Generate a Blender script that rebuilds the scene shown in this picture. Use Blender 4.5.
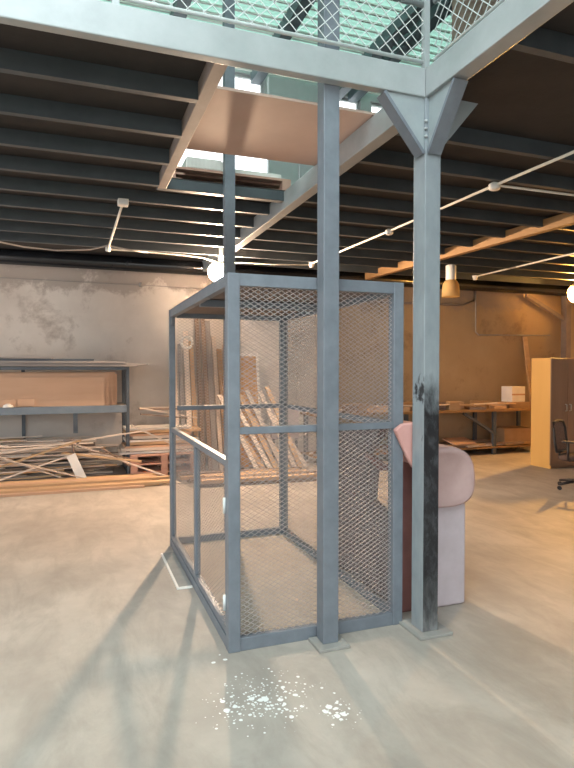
import bpy, bmesh, math, random
from mathutils import Vector, Matrix, Euler
R = math.radians
random.seed(11)
for o in list(bpy.data.objects): bpy.data.objects.remove(o)
SC = bpy.context.scene
COL = SC.collection

# ------------------------------------------------------------------ camera
cam_d = bpy.data.cameras.new('camera'); cam = bpy.data.objects.new('camera', cam_d); COL.objects.link(cam)
cam.location = (0, 0, 1.6); cam.rotation_euler = (R(90 - 1.385), 0, R(-20.1))
cam_d.sensor_width = 36; cam_d.lens = 579 / 768 * 36; cam_d.clip_end = 100
SC.camera = cam
# ------------------------------------------------------------------ world
W = bpy.data.worlds.new('sky'); SC.world = W; W.use_nodes = True
W.node_tree.nodes['Background'].inputs[0].default_value = (.93, .98, 1.0, 1)
W.node_tree.nodes['Background'].inputs[1].default_value = 3.2
# ------------------------------------------------------------------ large lights
def area(name, loc, rot, sx, sy, e, c):
    d = bpy.data.lights.new(name, 'AREA'); d.shape = 'RECTANGLE'; d.size = sx; d.size_y = sy; d.energy = e; d.color = c
    o = bpy.data.objects.new(name, d); COL.objects.link(o); o.location = loc; o.rotation_euler = rot
    return o
DAY = (.88, .96, 1.0)
area('daylight_door', (-1.5, -6.3, 3.2), (R(82), 0, 0), 7, 5.0, 75, DAY)
area('daylight_roof', (-1.8, -1.2, 6.45), (0, 0, 0), 5.5, 6.5, 640, DAY)
area('added_side_fill', (-5.9, 7.2, 2.0), (R(90), 0, R(-90)), 3.0, 1.7, 120, (.97, .98, 1.0))  # unseen side light added to brighten the left back wall and rack
WARM = (1.0, .71, .48)      # the lamps themselves glow: their bulbs are the emitters (built with the lamps below)
AMBER = (1.0, .48, .10)
LAMP1, P1, R1 = (1.96, 8.27, 3.02), 820, .07
LAMP2, P2, R2 = (8.95, 8.5, 3.05), 480, .08
# ------------------------------------------------------------------ exposure
VS = SC.view_settings
VS.view_transform = 'Standard'; VS.look = 'None'; VS.exposure = 0.18; VS.gamma = 1.0; VS.use_curve_mapping = False

# ------------------------------------------------------------------ materials
def lin(h):
    v = [int(h[i:i + 2], 16) / 255 for i in (0, 2, 4)]
    return tuple(x / 12.92 if x <= .04045 else ((x + .055) / 1.055) ** 2.4 for x in v) + (1,)
class NT:
    def __init__(s, m): s.t = m.node_tree; s.n = s.t.nodes; s.b = s.n['Principled BSDF']
    def new(s, ty, **k):
        x = s.n.new(ty)
        for a, v in k.items(): setattr(x, a, v)
        return x
    def link(s, a, b): s.t.links.new(a, b)
    def coords(s, scale=(1, 1, 1)):
        c = s.new('ShaderNodeTexCoord'); mp = s.new('ShaderNodeMapping'); mp.inputs['Scale'].default_value = scale
        s.link(c.outputs['Object'], mp.inputs['Vector']); return mp.outputs['Vector']
    def noise(s, vec, scale, detail=6, rough=.6, dist=0):
        x = s.new('ShaderNodeTexNoise'); x.inputs['Scale'].default_value = scale; x.inputs['Detail'].default_value = detail
        x.inputs['Roughness'].default_value = rough; x.inputs['Distortion'].default_value = dist
        s.link(vec, x.inputs['Vector']); return x.outputs['Fac']
    def ramp(s, fac, stops):
        x = s.new('ShaderNodeValToRGB'); e = x.color_ramp.elements
        while len(e) < len(stops): e.new(.5)
        for el, (p, c) in zip(e, stops): el.position = p; el.color = c if len(c) == 4 else tuple(c) + (1,)
        s.link(fac, x.inputs['Fac']); return x.outputs['Color']
    def mix(s, fac, a, b, mode='MIX'):
        x = s.new('ShaderNodeMix', data_type='RGBA', blend_type=mode)
        for sock, v in ((x.inputs[0], fac), (x.inputs[6], a), (x.inputs[7], b)):
            if hasattr(v, 'links'): s.link(v, sock)
            else: sock.default_value = v
        return x.outputs[2]
    def math(s, op, a, b=0.0, clamp=False):
        x = s.new('ShaderNodeMath', operation=op, use_clamp=clamp)
        for sock, v in ((x.inputs[0], a), (x.inputs[1], b)):
            if hasattr(v, 'links'): s.link(v, sock)
            else: sock.default_value = v
        return x.outputs[0]
    def bump(s, h, strength=.3, dist=.01):
        x = s.new('ShaderNodeBump'); x.inputs['Strength'].default_value = strength; x.inputs['Distance'].default_value = dist
        s.link(h, x.inputs['Height']); s.link(x.outputs['Normal'], s.b.inputs['Normal'])
MATS = {}
def mat(name, c1, c2=None, scale=6, rough=.6, metal=0, bump=.15, stretch=(1, 1, 1), vary=0, spec=None):
    if name in MATS: return MATS[name]
    m = bpy.data.materials.new(name); m.use_nodes = True; t = NT(m)
    a = lin(c1); b = lin(c2 or c1)
    v = t.coords(stretch); f = t.noise(v, scale)
    col = t.ramp(f, [(.3, a), (.7, b)])
    if vary:
        oi = t.new('ShaderNodeObjectInfo'); hv = t.new('ShaderNodeHueSaturation')
        r = t.math('MULTIPLY_ADD', oi.outputs['Random'], vary * 2); r.node.inputs[2].default_value = 1 - vary
        t.link(r, hv.inputs['Value']); t.link(col, hv.inputs['Color']); col = hv.outputs['Color']
    t.link(col, t.b.inputs['Base Color'])
    t.b.inputs['Roughness'].default_value = rough; t.b.inputs['Metallic'].default_value = metal
    if spec is not None: t.b.inputs['Specular IOR Level'].default_value = spec
    if bump: t.bump(t.noise(v, scale * 5), bump)
    MATS[name] = m; return m
def emit(name, c, s):
    m = bpy.data.materials.new(name); m.use_nodes = True; b = m.node_tree.nodes['Principled BSDF']
    b.inputs['Base Color'].default_value = (*c, 1); b.inputs['Emission Color'].default_value = (*c, 1); b.inputs['Emission Strength'].default_value = s
    return m

M_cage = mat('blue_grey_paint', '6d747d', '7b828b', 9, .42, .1, .08, spec=.4)
M_gus = mat('grey_gusset_paint', '8f989c', '9ca5a8', 6, .42, .1, .08)
M_beam = mat('pale_steel_paint', '989ea0', 'a8adaf', 5, .36, .15, .06)
M_mesh = mat('galvanised_mesh', 'a9a3a1', 'b6b0ae', 20, .45, .3, 0)
M_mesh2 = mat('white_rail_mesh', 'd8dcdc', 'c9cfd0', 20, .5, .1, 0)
M_joist = mat('dark_joist_paint', '41484d', '4d5459', 4, .5, .1, .1)
M_deck = mat('dark_deck', '2b2827', '383331', 3, .8, 0, .2)
M_rust = mat('rusty_brown_steel', '7d7069', '8b7f78', 6, .6, .1, .15)
M_timber_beam = mat('brown_timber', '8b6a45', 'a37f54', 5, .7, 0, .2, (1, .15, 1))
M_board = mat('tan_hardboard', 'bfa497', 'c9afa3', 2.5, .65, 0, .05)
M_ply = mat('tan_plywood', 'c9a184', 'd3ad90', 3, .7, 0, .08, (.3, 1, 3), .06)
M_wood = mat('weathered_wood', 'd0bfb1', 'e0d1c4', 4, .8, 0, .2, (.3, 3, 3), .22)
M_wood2 = mat('tan_plank_wood', 'c29e78', 'd6b48e', 4, .75, 0, .2, (.3, 3, 3), .15)
M_woodd = mat('dark_plank_wood', '7d695c', '927d6e', 4, .8, 0, .2, (3, 3, .3), .15)
M_greyboard = mat('grey_board', '8b8583', 'a09a97', 4, .7, 0, .1, (.3, 2, 2), .12)
M_rack = mat('rack_paint', '6f7b86', '7d8893', 7, .5, .2, .1)
M_rackd = mat('rack_dark_paint', '4d545c', '5b626a', 7, .5, .2, .1)
M_white = mat('white_plastic', 'e3e0da', 'efece6', 8, .5, 0, .02)
M_whitew = mat('white_painted_wood', 'e2dad2', 'efe8e0', 6, .6, 0, .05)
M_cond = mat('conduit_plastic', 'ded8cc', 'e8e2d6', 8, .45, 0, .02)
M_cable = mat('grey_cable', '96928f', 'a5a09c', 8, .6, 0, 0)
M_pipe = mat('black_pipe', '14161a', '1d2024', 6, .22, 0, .05)
M_pink = mat('pink_upholstery', 'b59894', 'c0a39f', 7, .85, 0, .15)
M_cush = mat('pink_cushion_cloth', 'c28f88', 'cd9c95', 7, .85, 0, .15)
M_lilac = mat('lilac_upholstery', 'b9adb2', 'c6bac0', 7, .85, 0, .15)
M_maroon = mat('maroon_upholstery', '7b5350', '8a5f5b', 7, .85, 0, .15)
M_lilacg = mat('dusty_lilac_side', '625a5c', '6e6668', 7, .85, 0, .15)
M_greyup = mat('grey_upholstery', '544d4e', '5f5758', 7, .85, 0, .15)
M_cab = mat('lit_side_laminate', 'd2a763', 'dab06c', 3, .45, 0, .03, (1, 1, .15))  # lamplight on the cabinet side is put into this lighter tan
M_cabf = mat('shaded_front_laminate', '8f7361', '9a7d6a', 3, .45, 0, .03, (3, 3, .3))  # shade on the cabinet front is put into this darker brown
M_chrome = mat('brushed_metal', 'c9c9c6', 'd6d6d3', 9, .3, .9, .03)
M_black = mat('black_plastic', '2a2729', '343133', 9, .5, 0, .05)
M_chairf = mat('dark_seat_fabric', '4b3b36', '57463f', 12, .9, 0, .2)
M_card = mat('brown_cardboard', 'a98a68', 'b99a78', 4, .8, 0, .05, (1, 1, 1), .15)
M_pallet = mat('reddish_pallet_wood', 'b98f7e', 'caa18f', 4, .8, 0, .2, (.3, 3, 3), .08)
M_concpad = mat('concrete_pad', '8e8c87', '9c9a95', 9, .85, 0, .25)
M_cplate = mat('cage_floor_board', 'b8ab9d', 'c6b9aa', 4, .8, 0, .1)
M_uwall = mat('upper_plaster', 'c4c6c6', 'd2d4d4', 2, .9, 0, .05)
M_ubrown = mat('brown_partition', '9f8679', 'ad9488', 2, .8, 0, .05)
M_raft = mat('grey_rafter_paint', '5d6a70', '69767c', 4, .5, .1, .05)

def floor_mat():
    m = bpy.data.materials.new('worn_concrete'); m.use_nodes = True; t = NT(m)
    v = t.coords(); v2 = t.coords((1, .35, 1))
    a = t.ramp(t.noise(v, .9, 8, .62), [(.3, lin('9a9188')), (.52, lin('b2a99f')), (.72, lin('c3bbb1'))])
    b = t.noise(v2, 4, 8, .7, .6); a = t.mix(t.ramp(b, [(.42, (0, 0, 0)), (.70, (.8, .8, .8))]), a, lin('968e85'))
    st = t.ramp(t.noise(v, 2.1, 5, .6, 1.2), [(.60, (0, 0, 0)), (.72, (1, 1, 1))])
    a = t.mix(t.math('MULTIPLY', st, .35), a, lin('9d958c'))
    # white paint drips in front of the cage
    sep = t.new('ShaderNodeSeparateXYZ'); t.link(v, sep.inputs[0])
    def blob(cx, cy, rx, ry):
        dx = t.math('DIVIDE', t.math('SUBTRACT', sep.outputs[0], cx), rx); dy = t.math('DIVIDE', t.math('SUBTRACT', sep.outputs[1], cy), ry)
        return t.math('SUBTRACT', 1.0, t.math('SQRT', t.math('ADD', t.math('MULTIPLY', dx, dx), t.math('MULTIPLY', dy, dy))), True)
    def spots(scale, thr):
        vo = t.new('ShaderNodeTexVoronoi'); vo.inputs['Scale'].default_value = scale; t.link(v, vo.inputs['Vector'])
        sc = t.new('ShaderNodeSeparateColor'); t.link(vo.outputs['Color'], sc.inputs[0])
        return vo.outputs['Distance'], sc.outputs[0]
    mask = t.math('MAXIMUM', blob(.84, 2.66, .44, .36), t.math('MULTIPLY', blob(1.15, 2.44, .17, .2), 1.0))
    d, r = spots(26, 0)
    s1 = t.math('LESS_THAN', d, t.math('MULTIPLY', t.math('SUBTRACT', t.math('MULTIPLY', mask, 1.3), t.math('MULTIPLY', r, .85)), .58))
    d2, r2 = spots(60, 0)
    s2 = t.math('LESS_THAN', d2, t.math('MULTIPLY', t.math('SUBTRACT', t.math('MULTIPLY', mask, 1.1), r2), .6))
    near = blob(.735, 3.10, .07, .10); d3, r3 = spots(18, 0)
    s3 = t.math('LESS_THAN', d3, t.math('MULTIPLY', near, .55))
    s = t.math('MAXIMUM', t.math('MAXIMUM', s1, s2), s3)
    a = t.mix(s, a, lin('efefec'))
    t.link(a, t.b.inputs['Base Color']); t.b.inputs['Roughness'].default_value = .55
    t.b.inputs['Specular IOR Level'].default_value = .35
    t.bump(t.noise(v, 14, 8, .7), .12)
    return m
def wall_mat(name='stained_plaster', cs=('c6beb7', 'dad3cc', 'e4dfd9'), sc='a0958d'):
    m = bpy.data.materials.new(name); m.use_nodes = True; t = NT(m)
    v = t.coords()
    a = t.ramp(t.noise(v, .8, 8, .6), [(.3, lin(cs[0])), (.6, lin(cs[1])), (.8, lin(cs[2]))])
    st = t.ramp(t.noise(v, 1.5, 9, .7, .15), [(.55, (0, 0, 0)), (.68, (1, 1, 1))])
    a = t.mix(t.math('MULTIPLY', st, .8), a, lin(sc))
    sep = t.new('ShaderNodeSeparateXYZ'); t.link(v, sep.inputs[0])
    top = t.math('MULTIPLY', t.math('SUBTRACT', sep.outputs[2], 2.2), 1.1, True)
    st2 = t.ramp(t.math('MULTIPLY', t.noise(v, 2.6, 9, .72, .2), top), [(.33, (0, 0, 0)), (.42, (1, 1, 1))])
    a = t.mix(t.math('MULTIPLY', st2, .6), a, lin('8c7f77'))
    t.link(a, t.b.inputs['Base Color']); t.b.inputs['Roughness'].default_value = .9
    t.bump(t.noise(v, 5, 8, .7), .2)
    return m
def column_mat():
    m = bpy.data.materials.new('scuffed_column_paint'); m.use_nodes = True; t = NT(m)
    v = t.coords((1, 1, .45)); base = t.ramp(t.noise(v, 9), [(.3, lin('7f888e')), (.7, lin('949ca1'))])
    sep = t.new('ShaderNodeSeparateXYZ'); vo = t.coords(); t.link(vo, sep.inputs[0])
    g = t.new('ShaderNodeNewGeometry'); gn = t.new('ShaderNodeSeparateXYZ'); t.link(g.outputs['Normal'], gn.inputs[0])
    front = t.math('LESS_THAN', gn.outputs[1], -.5)
    n1 = t.noise(v, 7, 7, .65, .4)
    h = t.math('MULTIPLY', t.math('SUBTRACT', 1.66, sep.outputs[2]), 1.5)
    dark_f = t.math('MULTIPLY', t.ramp(t.math('ADD', t.math('MULTIPLY', t.math('MINIMUM', h, .62), .8), t.math('MULTIPLY', n1, .7)), [(.50, (0, 0, 0)), (.72, (1, 1, 1))]), front)
    band = t.math('SUBTRACT', 1.0, t.math('MULTIPLY', t.math('ABSOLUTE', t.math('SUBTRACT', sep.outputs[2], 1.42)), 1.6), True)
    dark_s = t.math('MULTIPLY', t.ramp(t.math('ADD', t.math('MULTIPLY', band, .25), n1), [(.74, (0, 0, 0)), (.80, (1, 1, 1))]), t.math('SUBTRACT', 1.0, front))
    low = t.math('SUBTRACT', 1.0, t.math('MULTIPLY', sep.outputs[2], 2.6), True)
    a = t.mix(t.math('MAXIMUM', dark_f, dark_s), base, lin('222327'))
    scr = t.ramp(t.noise(t.coords((6, 6, 1.5)), 9, 8, .75, .5), [(.62, (0, 0, 0)), (.68, (1, 1, 1))])
    a = t.mix(t.math('MULTIPLY', scr, .35), a, lin('8b9299'))
    a = t.mix(t.math('MULTIPLY', t.math('MULTIPLY', low, t.ramp(n1, [(.35, (0, 0, 0)), (.6, (1, 1, 1))])), .7), a, lin('9a9c9c'))
    sm = t.ramp(t.noise(t.coords((2, 2, 1)), 11, 8, .75, .3), [(.48, (0, 0, 0)), (.66, (1, 1, 1))])
    a = t.mix(t.math('MULTIPLY', t.math('MULTIPLY', sm, dark_f), .2), a, lin('8b9096'))
    t.link(a, t.b.inputs['Base Color']); t.b.inputs['Roughness'].default_value = .4
    return m
def roof_mat(name, c, tr):
    m = bpy.data.materials.new(name); m.use_nodes = True; t = NT(m)
    out = t.n['Material Output']; tl = t.new('ShaderNodeBsdfTranslucent'); df = t.new('ShaderNodeBsdfDiffuse'); mx = t.new('ShaderNodeMixShader')
    tl.inputs[0].default_value = lin(c); df.inputs[0].default_value = lin(c); mx.inputs[0].default_value = tr
    t.link(df.outputs[0], mx.inputs[1]); t.link(tl.outputs[0], mx.inputs[2]); t.link(mx.outputs[0], out.inputs[0])
    return m
M_wallb = wall_mat('brown_render', ('9c866a', 'aa9476', 'b5a083'), '7f6a54')
M_floor, M_wall, M_col = floor_mat(), wall_mat(), column_mat()
M_roof = roof_mat('green_translucent_sheet', 'd0e8e0', .55)
M_glassd = roof_mat('frosted_lamp_glass', 'ecd6a0', .6)
M_shade2 = roof_mat('added_amber_dish', 'e8c080', .2)
M_shade = roof_mat('added_frosted_dish', 'f2e6d2', .42)
M_bulb = emit('glowing_bulb', WARM, P1 / (4 * math.pi ** 2 * R1 ** 2))
M_bulb2 = emit('glowing_flood', AMBER, P2 / (4 * math.pi ** 2 * R2 ** 2))
def clear_mat():
    m = bpy.data.materials.new('window_glass'); m.use_nodes = True; b = m.node_tree.nodes['Principled BSDF']
    b.inputs['Transmission Weight'].default_value = 1; b.inputs['Roughness'].default_value = 0; b.inputs['IOR'].default_value = 1.02
    return m
M_glass = clear_mat()

# ------------------------------------------------------------------ mesh helpers
class MB:
    def __init__(s): s.v = []; s.f = []; s.sm = []
    def add(s, vs, fs, smooth=False):
        k = len(s.v); s.v += [Vector(p) for p in vs]; s.f += [tuple(i + k for i in f) for f in fs]; s.sm += [smooth] * len(fs); return s
    def box(s, x0, x1, y0, y1, z0, z1):
        return s.add([(x, y, z) for z in (z0, z1) for y in (y0, y1) for x in (x0, x1)],
                     [(0, 2, 3, 1), (4, 5, 7, 6), (0, 1, 5, 4), (2, 6, 7, 3), (0, 4, 6, 2), (1, 3, 7, 5)])
    def obox(s, c, size, rot=(0, 0, 0)):
        M = Matrix.Translation(c) @ Euler(rot).to_matrix().to_4x4(); x, y, z = (d / 2 for d in size)
        k = MB().box(-x, x, -y, y, -z, z); return s.add([M @ p for p in k.v], k.f)
    def bar(s, p, q, w, h, up=(0, 0, 1)):
        p, q, up = Vector(p), Vector(q), Vector(up); d = (q - p).normalized()
        a = d.cross(up).normalized() * w / 2; b = a.cross(d).normalized() * h / 2
        return s.add([p - a - b, p + a - b, p + a + b, p - a + b, q - a - b, q + a - b, q + a + b, q - a + b],
                     [(0, 1, 2, 3), (4, 7, 6, 5), (0, 4, 5, 1), (1, 5, 6, 2), (2, 6, 7, 3), (3, 7, 4, 0)])
    def prism(s, pts, d):          # closed polygon extruded along d
        n = len(pts); d = Vector(d); P = [Vector(p) for p in pts]
        return s.add(P + [p + d for p in P], [tuple(range(n))[::-1], tuple(range(n, 2 * n))] + [(i, (i + 1) % n, n + (i + 1) % n, n + i) for i in range(n)])
    def tube(s, pts, r, n=8, cap=True):
        P = [Vector(p) for p in pts]; rings = []
        for i, p in enumerate(P):
            d = (P[min(i + 1, len(P) - 1)] - P[max(i - 1, 0)]).normalized()
            u = d.cross(Vector((0, 0, 1)) if abs(d.z) < .95 else Vector((1, 0, 0))).normalized(); w = d.cross(u)
            rr = r[i] if isinstance(r, (list, tuple)) else r
            rings += [p + (u * math.cos(2 * math.pi * k / n) + w * math.sin(2 * math.pi * k / n)) * rr for k in range(n)]
        fs = [(i * n + k, i * n + (k + 1) % n, (i + 1) * n + (k + 1) % n, (i + 1) * n + k) for i in range(len(P) - 1) for k in range(n)]
        s.add(rings, fs, True)
        if cap:
            k = len(s.v) - len(rings); s.f += [tuple(k + j for j in range(n))[::-1], tuple(k + len(rings) - n + j for j in range(n))]; s.sm += [False, False]
        return s
    def lathe(s, prof, c, n=20):   # (radius, z) profile around vertical axis at c
        vs = [(c[0] + r * math.cos(2 * math.pi * k / n), c[1] + r * math.sin(2 * math.pi * k / n), c[2] + z) for r, z in prof for k in range(n)]
        return s.add(vs, [(i * n + k, i * n + (k + 1) % n, (i + 1) * n + (k + 1) % n, (i + 1) * n + k) for i in range(len(prof) - 1) for k in range(n)], True)
    def lattice(s, o, u, v, w, h, pu, pv, t=.0027, d=.002):   # diamond mesh of crossing strips, clipped to the w x h panel
        o, u, v = Vector(o), Vector(u), Vector(v); nrm = u.cross(v).normalized() * d / 2; sl = pv / pu
        for sg in (1, -1):
            lo = -w * sl if sg > 0 else 0; hi = h if sg > 0 else h + w * sl; b = lo
            while b < hi:
                xs = [0, w]
                x_at = lambda y: (y - b) / (sg * sl)
                xa, xb = sorted((x_at(0), x_at(h))); x0, x1 = max(0, xa), min(w, xb)
                if x1 - x0 > .002:
                    p = o + u * x0 + v * (b + sg * sl * x0); q = o + u * x1 + v * (b + sg * sl * x1)
                    e = (u * (-sg * sl) + v).normalized() * t / 2
                    s.add([p - e - nrm, p + e - nrm, p + e + nrm, p - e + nrm, q - e - nrm, q + e - nrm, q + e + nrm, q - e + nrm],
                          [(0, 4, 5, 1), (1, 5, 6, 2), (2, 6, 7, 3), (3, 7, 4, 0)])
                b += pv
        return s
    def build(s, name, m, parent=None, bevel=0, seg=2, subsurf=0, loc=None):
        base = Vector((0, 0, 0))
        if parent is not None:
            base = Vector(parent['_base'])
        elif loc == 'base':
            xs = [p.x for p in s.v]; ys = [p.y for p in s.v]; base = Vector(((min(xs) + max(xs)) / 2, (min(ys) + max(ys)) / 2, min(p.z for p in s.v)))
        me = bpy.data.meshes.new(name); me.from_pydata([p - base for p in s.v], [], s.f); me.validate(); me.update()
        bm = bmesh.new(); bm.from_mesh(me); bmesh.ops.recalc_face_normals(bm, faces=bm.faces); bm.to_mesh(me); bm.free()
        if len(s.sm) == len(me.polygons): me.polygons.foreach_set('use_smooth', s.sm)
        me.materials.append(m)
        o = bpy.data.objects.new(name, me); COL.objects.link(o); o['_base'] = tuple(base)
        if parent is not None: o.parent = parent
        else: o.location = base
        if bevel:
            b = o.modifiers.new('bevel', 'BEVEL'); b.width = bevel; b.segments = seg; b.limit_method = 'ANGLE'
            b.harden_normals = False
        if subsurf:
            b = o.modifiers.new('sub', 'SUBSURF'); b.levels = b.render_levels = subsurf
        return o
def thing(name, label, cat, loc, group=None):
    o = bpy.data.objects.new(name, None); COL.objects.link(o); o.location = loc; o['_base'] = tuple(loc)
    o.empty_display_size = .1
    return tag(o, label, cat, group)
def tag(o, label, cat, group=None):
    o['label'] = label; o['category'] = cat
    if group: o['group'] = group
    return o
def struct(o): o['kind'] = 'structure'; return o
def box(*a): return MB().box(*a)
ORD = 'first second third fourth fifth sixth seventh eighth ninth tenth eleventh twelfth thirteenth fourteenth fifteenth sixteenth seventeenth eighteenth nineteenth twentieth'.split()

# ================================================================== SETTING
XL, XR, YF, YB, ZD, ZR = -6.0, 11.0, -6.6, 9.6, 3.365, 6.70
struct(box(XL - .2, XR + .2, YF - 8, YB + .2, -.2, 0).build('floor', M_floor))
def wall_with_holes(name, x0, x1, z0, z1, y0, y1, holes, m):
    b = MB(); xs = sorted({x0, x1} | {h[0] for h in holes} | {h[1] for h in holes}); zs = sorted({z0, z1} | {h[2] for h in holes} | {h[3] for h in holes})
    for xa, xb in zip(xs, xs[1:]):
        for za, zb in zip(zs, zs[1:]):
            cx, cz = (xa + xb) / 2, (za + zb) / 2
            if not any(h[0] < cx < h[1] and h[2] < cz < h[3] for h in holes): b.box(xa, xb, y0, y1, za, zb)
    return struct(b.build(name, m))
WINS = [(1.1, 3.75, 4.3, 5.75), (1.3, 3.1, 6.0, 6.64), (4.35, 4.95, 5.9, 6.55), (5.15, 5.7, 5.9, 6.55)]
struct(box(XL, 4.1, YB, YB + .2, 0, ZD).build('wall_back', M_wall))
struct(box(4.1, XR, YB, YB + .2, 0, ZD).build('wall_back_render', M_wallb))
wall_with_holes('wall_back_upper', XL, XR, ZD, ZR + .05, YB, YB + .2, WINS, M_uwall)
wl = MB(); wl.box(XL - .2, XL, YF, 5.6, 0, ZR).box(XL - .2, XL, 8.8, YB, 0, ZR).box(XL - .2, XL, 5.6, 8.8, 0, 1.1).box(XL - .2, XL, 5.6, 8.8, 2.9, ZR)  # out-of-view opening added to go with the side fill light
struct(wl.build('wall_left', M_wall))
struct(box(XR, XR + .2, YF, YB, 0, ZR).build('wall_right', M_wall))
wall_with_holes('wall_front', XL, XR, 0, ZR, YF - .2, YF, [(-4.5, 1.8, 0, 5.0)], M_wall)
for i, (a, b_, c, d) in enumerate(WINS):
    f = MB(); w = .05
    f.box(a, b_, YB + .05, YB + .1, c, c + w).box(a, b_, YB + .05, YB + .1, d - w, d).box(a, a + w, YB + .05, YB + .1, c + w, d - w).box(b_ - w, b_, YB + .05, YB + .1, c + w, d - w)
    o = struct(f.build('window_%d' % (i + 1), M_uwall)); box(a + w, b_ - w, YB + .07, YB + .076, c + w, d - w).build('pane', M_glass, o)
# mezzanine deck with the hoist opening (X .84-1.95, Y 3.02-5.25) and the open void over the camera
OX0, OX1, OY1 = .74, 2.056, 5.50
dk = MB()
dk.box(XL, OX0, 3.02, YB, ZD, ZD + .035).box(OX0, OX1, OY1, YB, ZD, ZD + .035).box(OX1, XR, YF, YB, ZD, ZD + .035)
struct(dk.build('ceiling', M_deck))
# corrugated translucent roof
rf = MB(); n = int((YB - YF) / .035); vs = []; fs = []
for i in range(n + 1):
    y = YF + (YB - YF) * i / n; z = ZR + .03 * math.sin(2 * math.pi * y / .19)
    vs += [(XL, y, z), (XR, y, z)]
    if i: fs.append((2 * i - 2, 2 * i - 1, 2 * i + 1, 2 * i))
rf.add(vs, fs, True); roof = struct(rf.build('roof', M_roof)); bt = MB()
for k in range(62): bt.box(XL, XR, YB - .1 - .19 * k, YB - .07 - .19 * k, ZR - .055, ZR - .032)  # white strips added to draw the highlights along the corrugations
bt = bt.build('roof_highlight_strips', M_white, roof); bt['kind'] = 'structure'
sd = roof.modifiers.new('thick', 'SOLIDIFY'); sd.thickness = .004

# ================================================================== BEAMS, JOISTS, COLUMNS
tag(box(XL, 1.952, 2.958, 3.02, 3.207, 3.375).build('steel_beam', M_beam, bevel=.006, loc='base'), 'pale grey steel beam edging the mezzanine, running left from the scuffed corner column', 'beam', 'mezzanine edge beams')
tag(box(1.952, 2.06, YF, 3.02, 3.207, 3.375).build('steel_beam', M_beam, bevel=.006, loc='base'), 'pale grey steel beam running from the scuffed corner column toward the upper right', 'beam', 'mezzanine edge beams')
tag(box(1.952, 2.055, 3.02, 9.58, 3.19, 3.363).build('steel_beam', M_beam, bevel=.006, loc='base'), 'long grey steel beam running back from corner column past the hoist opening', 'beam')
tag(box(.72, .80, 3.02, 5.42, 3.262, 3.363).build('steel_beam', M_rust, bevel=.005, loc='base'), 'short brown steel beam along the left side of the hoist opening', 'beam')
tag(box(.72, 1.952, 5.42, 5.50, 3.268, 3.363).build('steel_beam', M_joist, bevel=.005, loc='base'), 'short dark blue grey beam across the back of the hoist opening', 'beam')
def channel(x0, x1, y, z0, z1):
    b = MB(); t, w = .006, .05     # C-section joist, open side to the back
    b.prism([(x0, y, z0), (x0, y + w, z0), (x0, y + w, z0 + t), (x0, y + t, z0 + t), (x0, y + t, z1 - t), (x0, y + w, z1 - t), (x0, y + w, z1), (x0, y, z1)], (x1 - x0, 0, 0))
    return b
JY = [3.55 + .58 * k for k in range(10)][:-1] + [9.19 - .0]
JY = JY[:-1]
for k, y in enumerate(JY):
    x1 = .72 if y < 5.4 else 1.952
    tag(channel(XL, x1, y, 3.25, 3.363).build('ceiling_joist', M_joist, loc='base'), 'dark steel joist left of the hoist opening, %s back from the front beam' % ORD[k] if y < 5.4 else 'dark steel joist left of the long beam, %s back from the front beam' % ORD[k], 'joist', 'joists under the left of the mezzanine')
for k, y in enumerate([.65, 1.23, 1.81, 2.39] + [2.97 + .58 * k for k in range(12)][1:]):
    if y > 9.0: break
    tag(channel(2.06, XR, y, 3.25, 3.363).build('ceiling_joist', M_joist, loc='base'), 'dark steel joist right of the long beam, %s counting from the back wall' % ORD[13 - k], 'joist', 'joists under the right of the mezzanine')
o = MB().bar((5.20, 4.0, 3.268), (4.88, 9.2, 3.268), .09, .13).build('timber_beam', M_timber_beam, loc='base'); tag(o, 'brown timber beam under the joists at right, above the hanging lamp', 'beam')

# corner column
t = thing('corner_column', 'tall square steel corner column with black scuffed lower half and triangular braces', 'column', (2.0, 3.02, 0))
box(1.952, 2.06, 2.958, 3.085, .02, 3.207).build('shaft', M_col, t, bevel=.004)
box(1.90, 2.13, 2.90, 3.16, 0, .02).build('base_plate', M_concpad, t, bevel=.004)
g = MB(); g.prism([(1.952, 2.975, 3.207), (1.70, 2.975, 3.207), (1.952, 2.975, 2.90)], (0, .05, 0)); g.build('gusset_brace', M_gus, t)
g = MB().bar((1.68, 3.0, 3.20), (1.945, 3.0, 2.88), .02, .085, (0, 1, 0)); g.build('brace_flange', M_cage, t)
g = MB(); g.prism([(1.975, 2.958, 3.207), (1.975, 2.72, 3.207), (1.975, 2.958, 2.90)], (.06, 0, 0)); g.build('gusset_brace', M_gus, t)
g = MB().bar((2.005, 2.70, 3.20), (2.005, 2.95, 2.88), .09, .02, (0, 1, 1)); g.build('brace_flange', M_cage, t)
g = MB(); g.prism([(2.06, 3.0, 3.25), (2.36, 3.0, 3.25), (2.06, 3.0, 2.90)], (0, .06, 0)); g.build('gusset_brace', M_gus, t)
for k in range(3): MB().lathe([(0.001, 0), (.011, 0), (.011, .012), (.001, .014)], (1.953, 2.955, 2.97 + k * .045), 10).build('weld_bead', M_beam, t)

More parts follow.
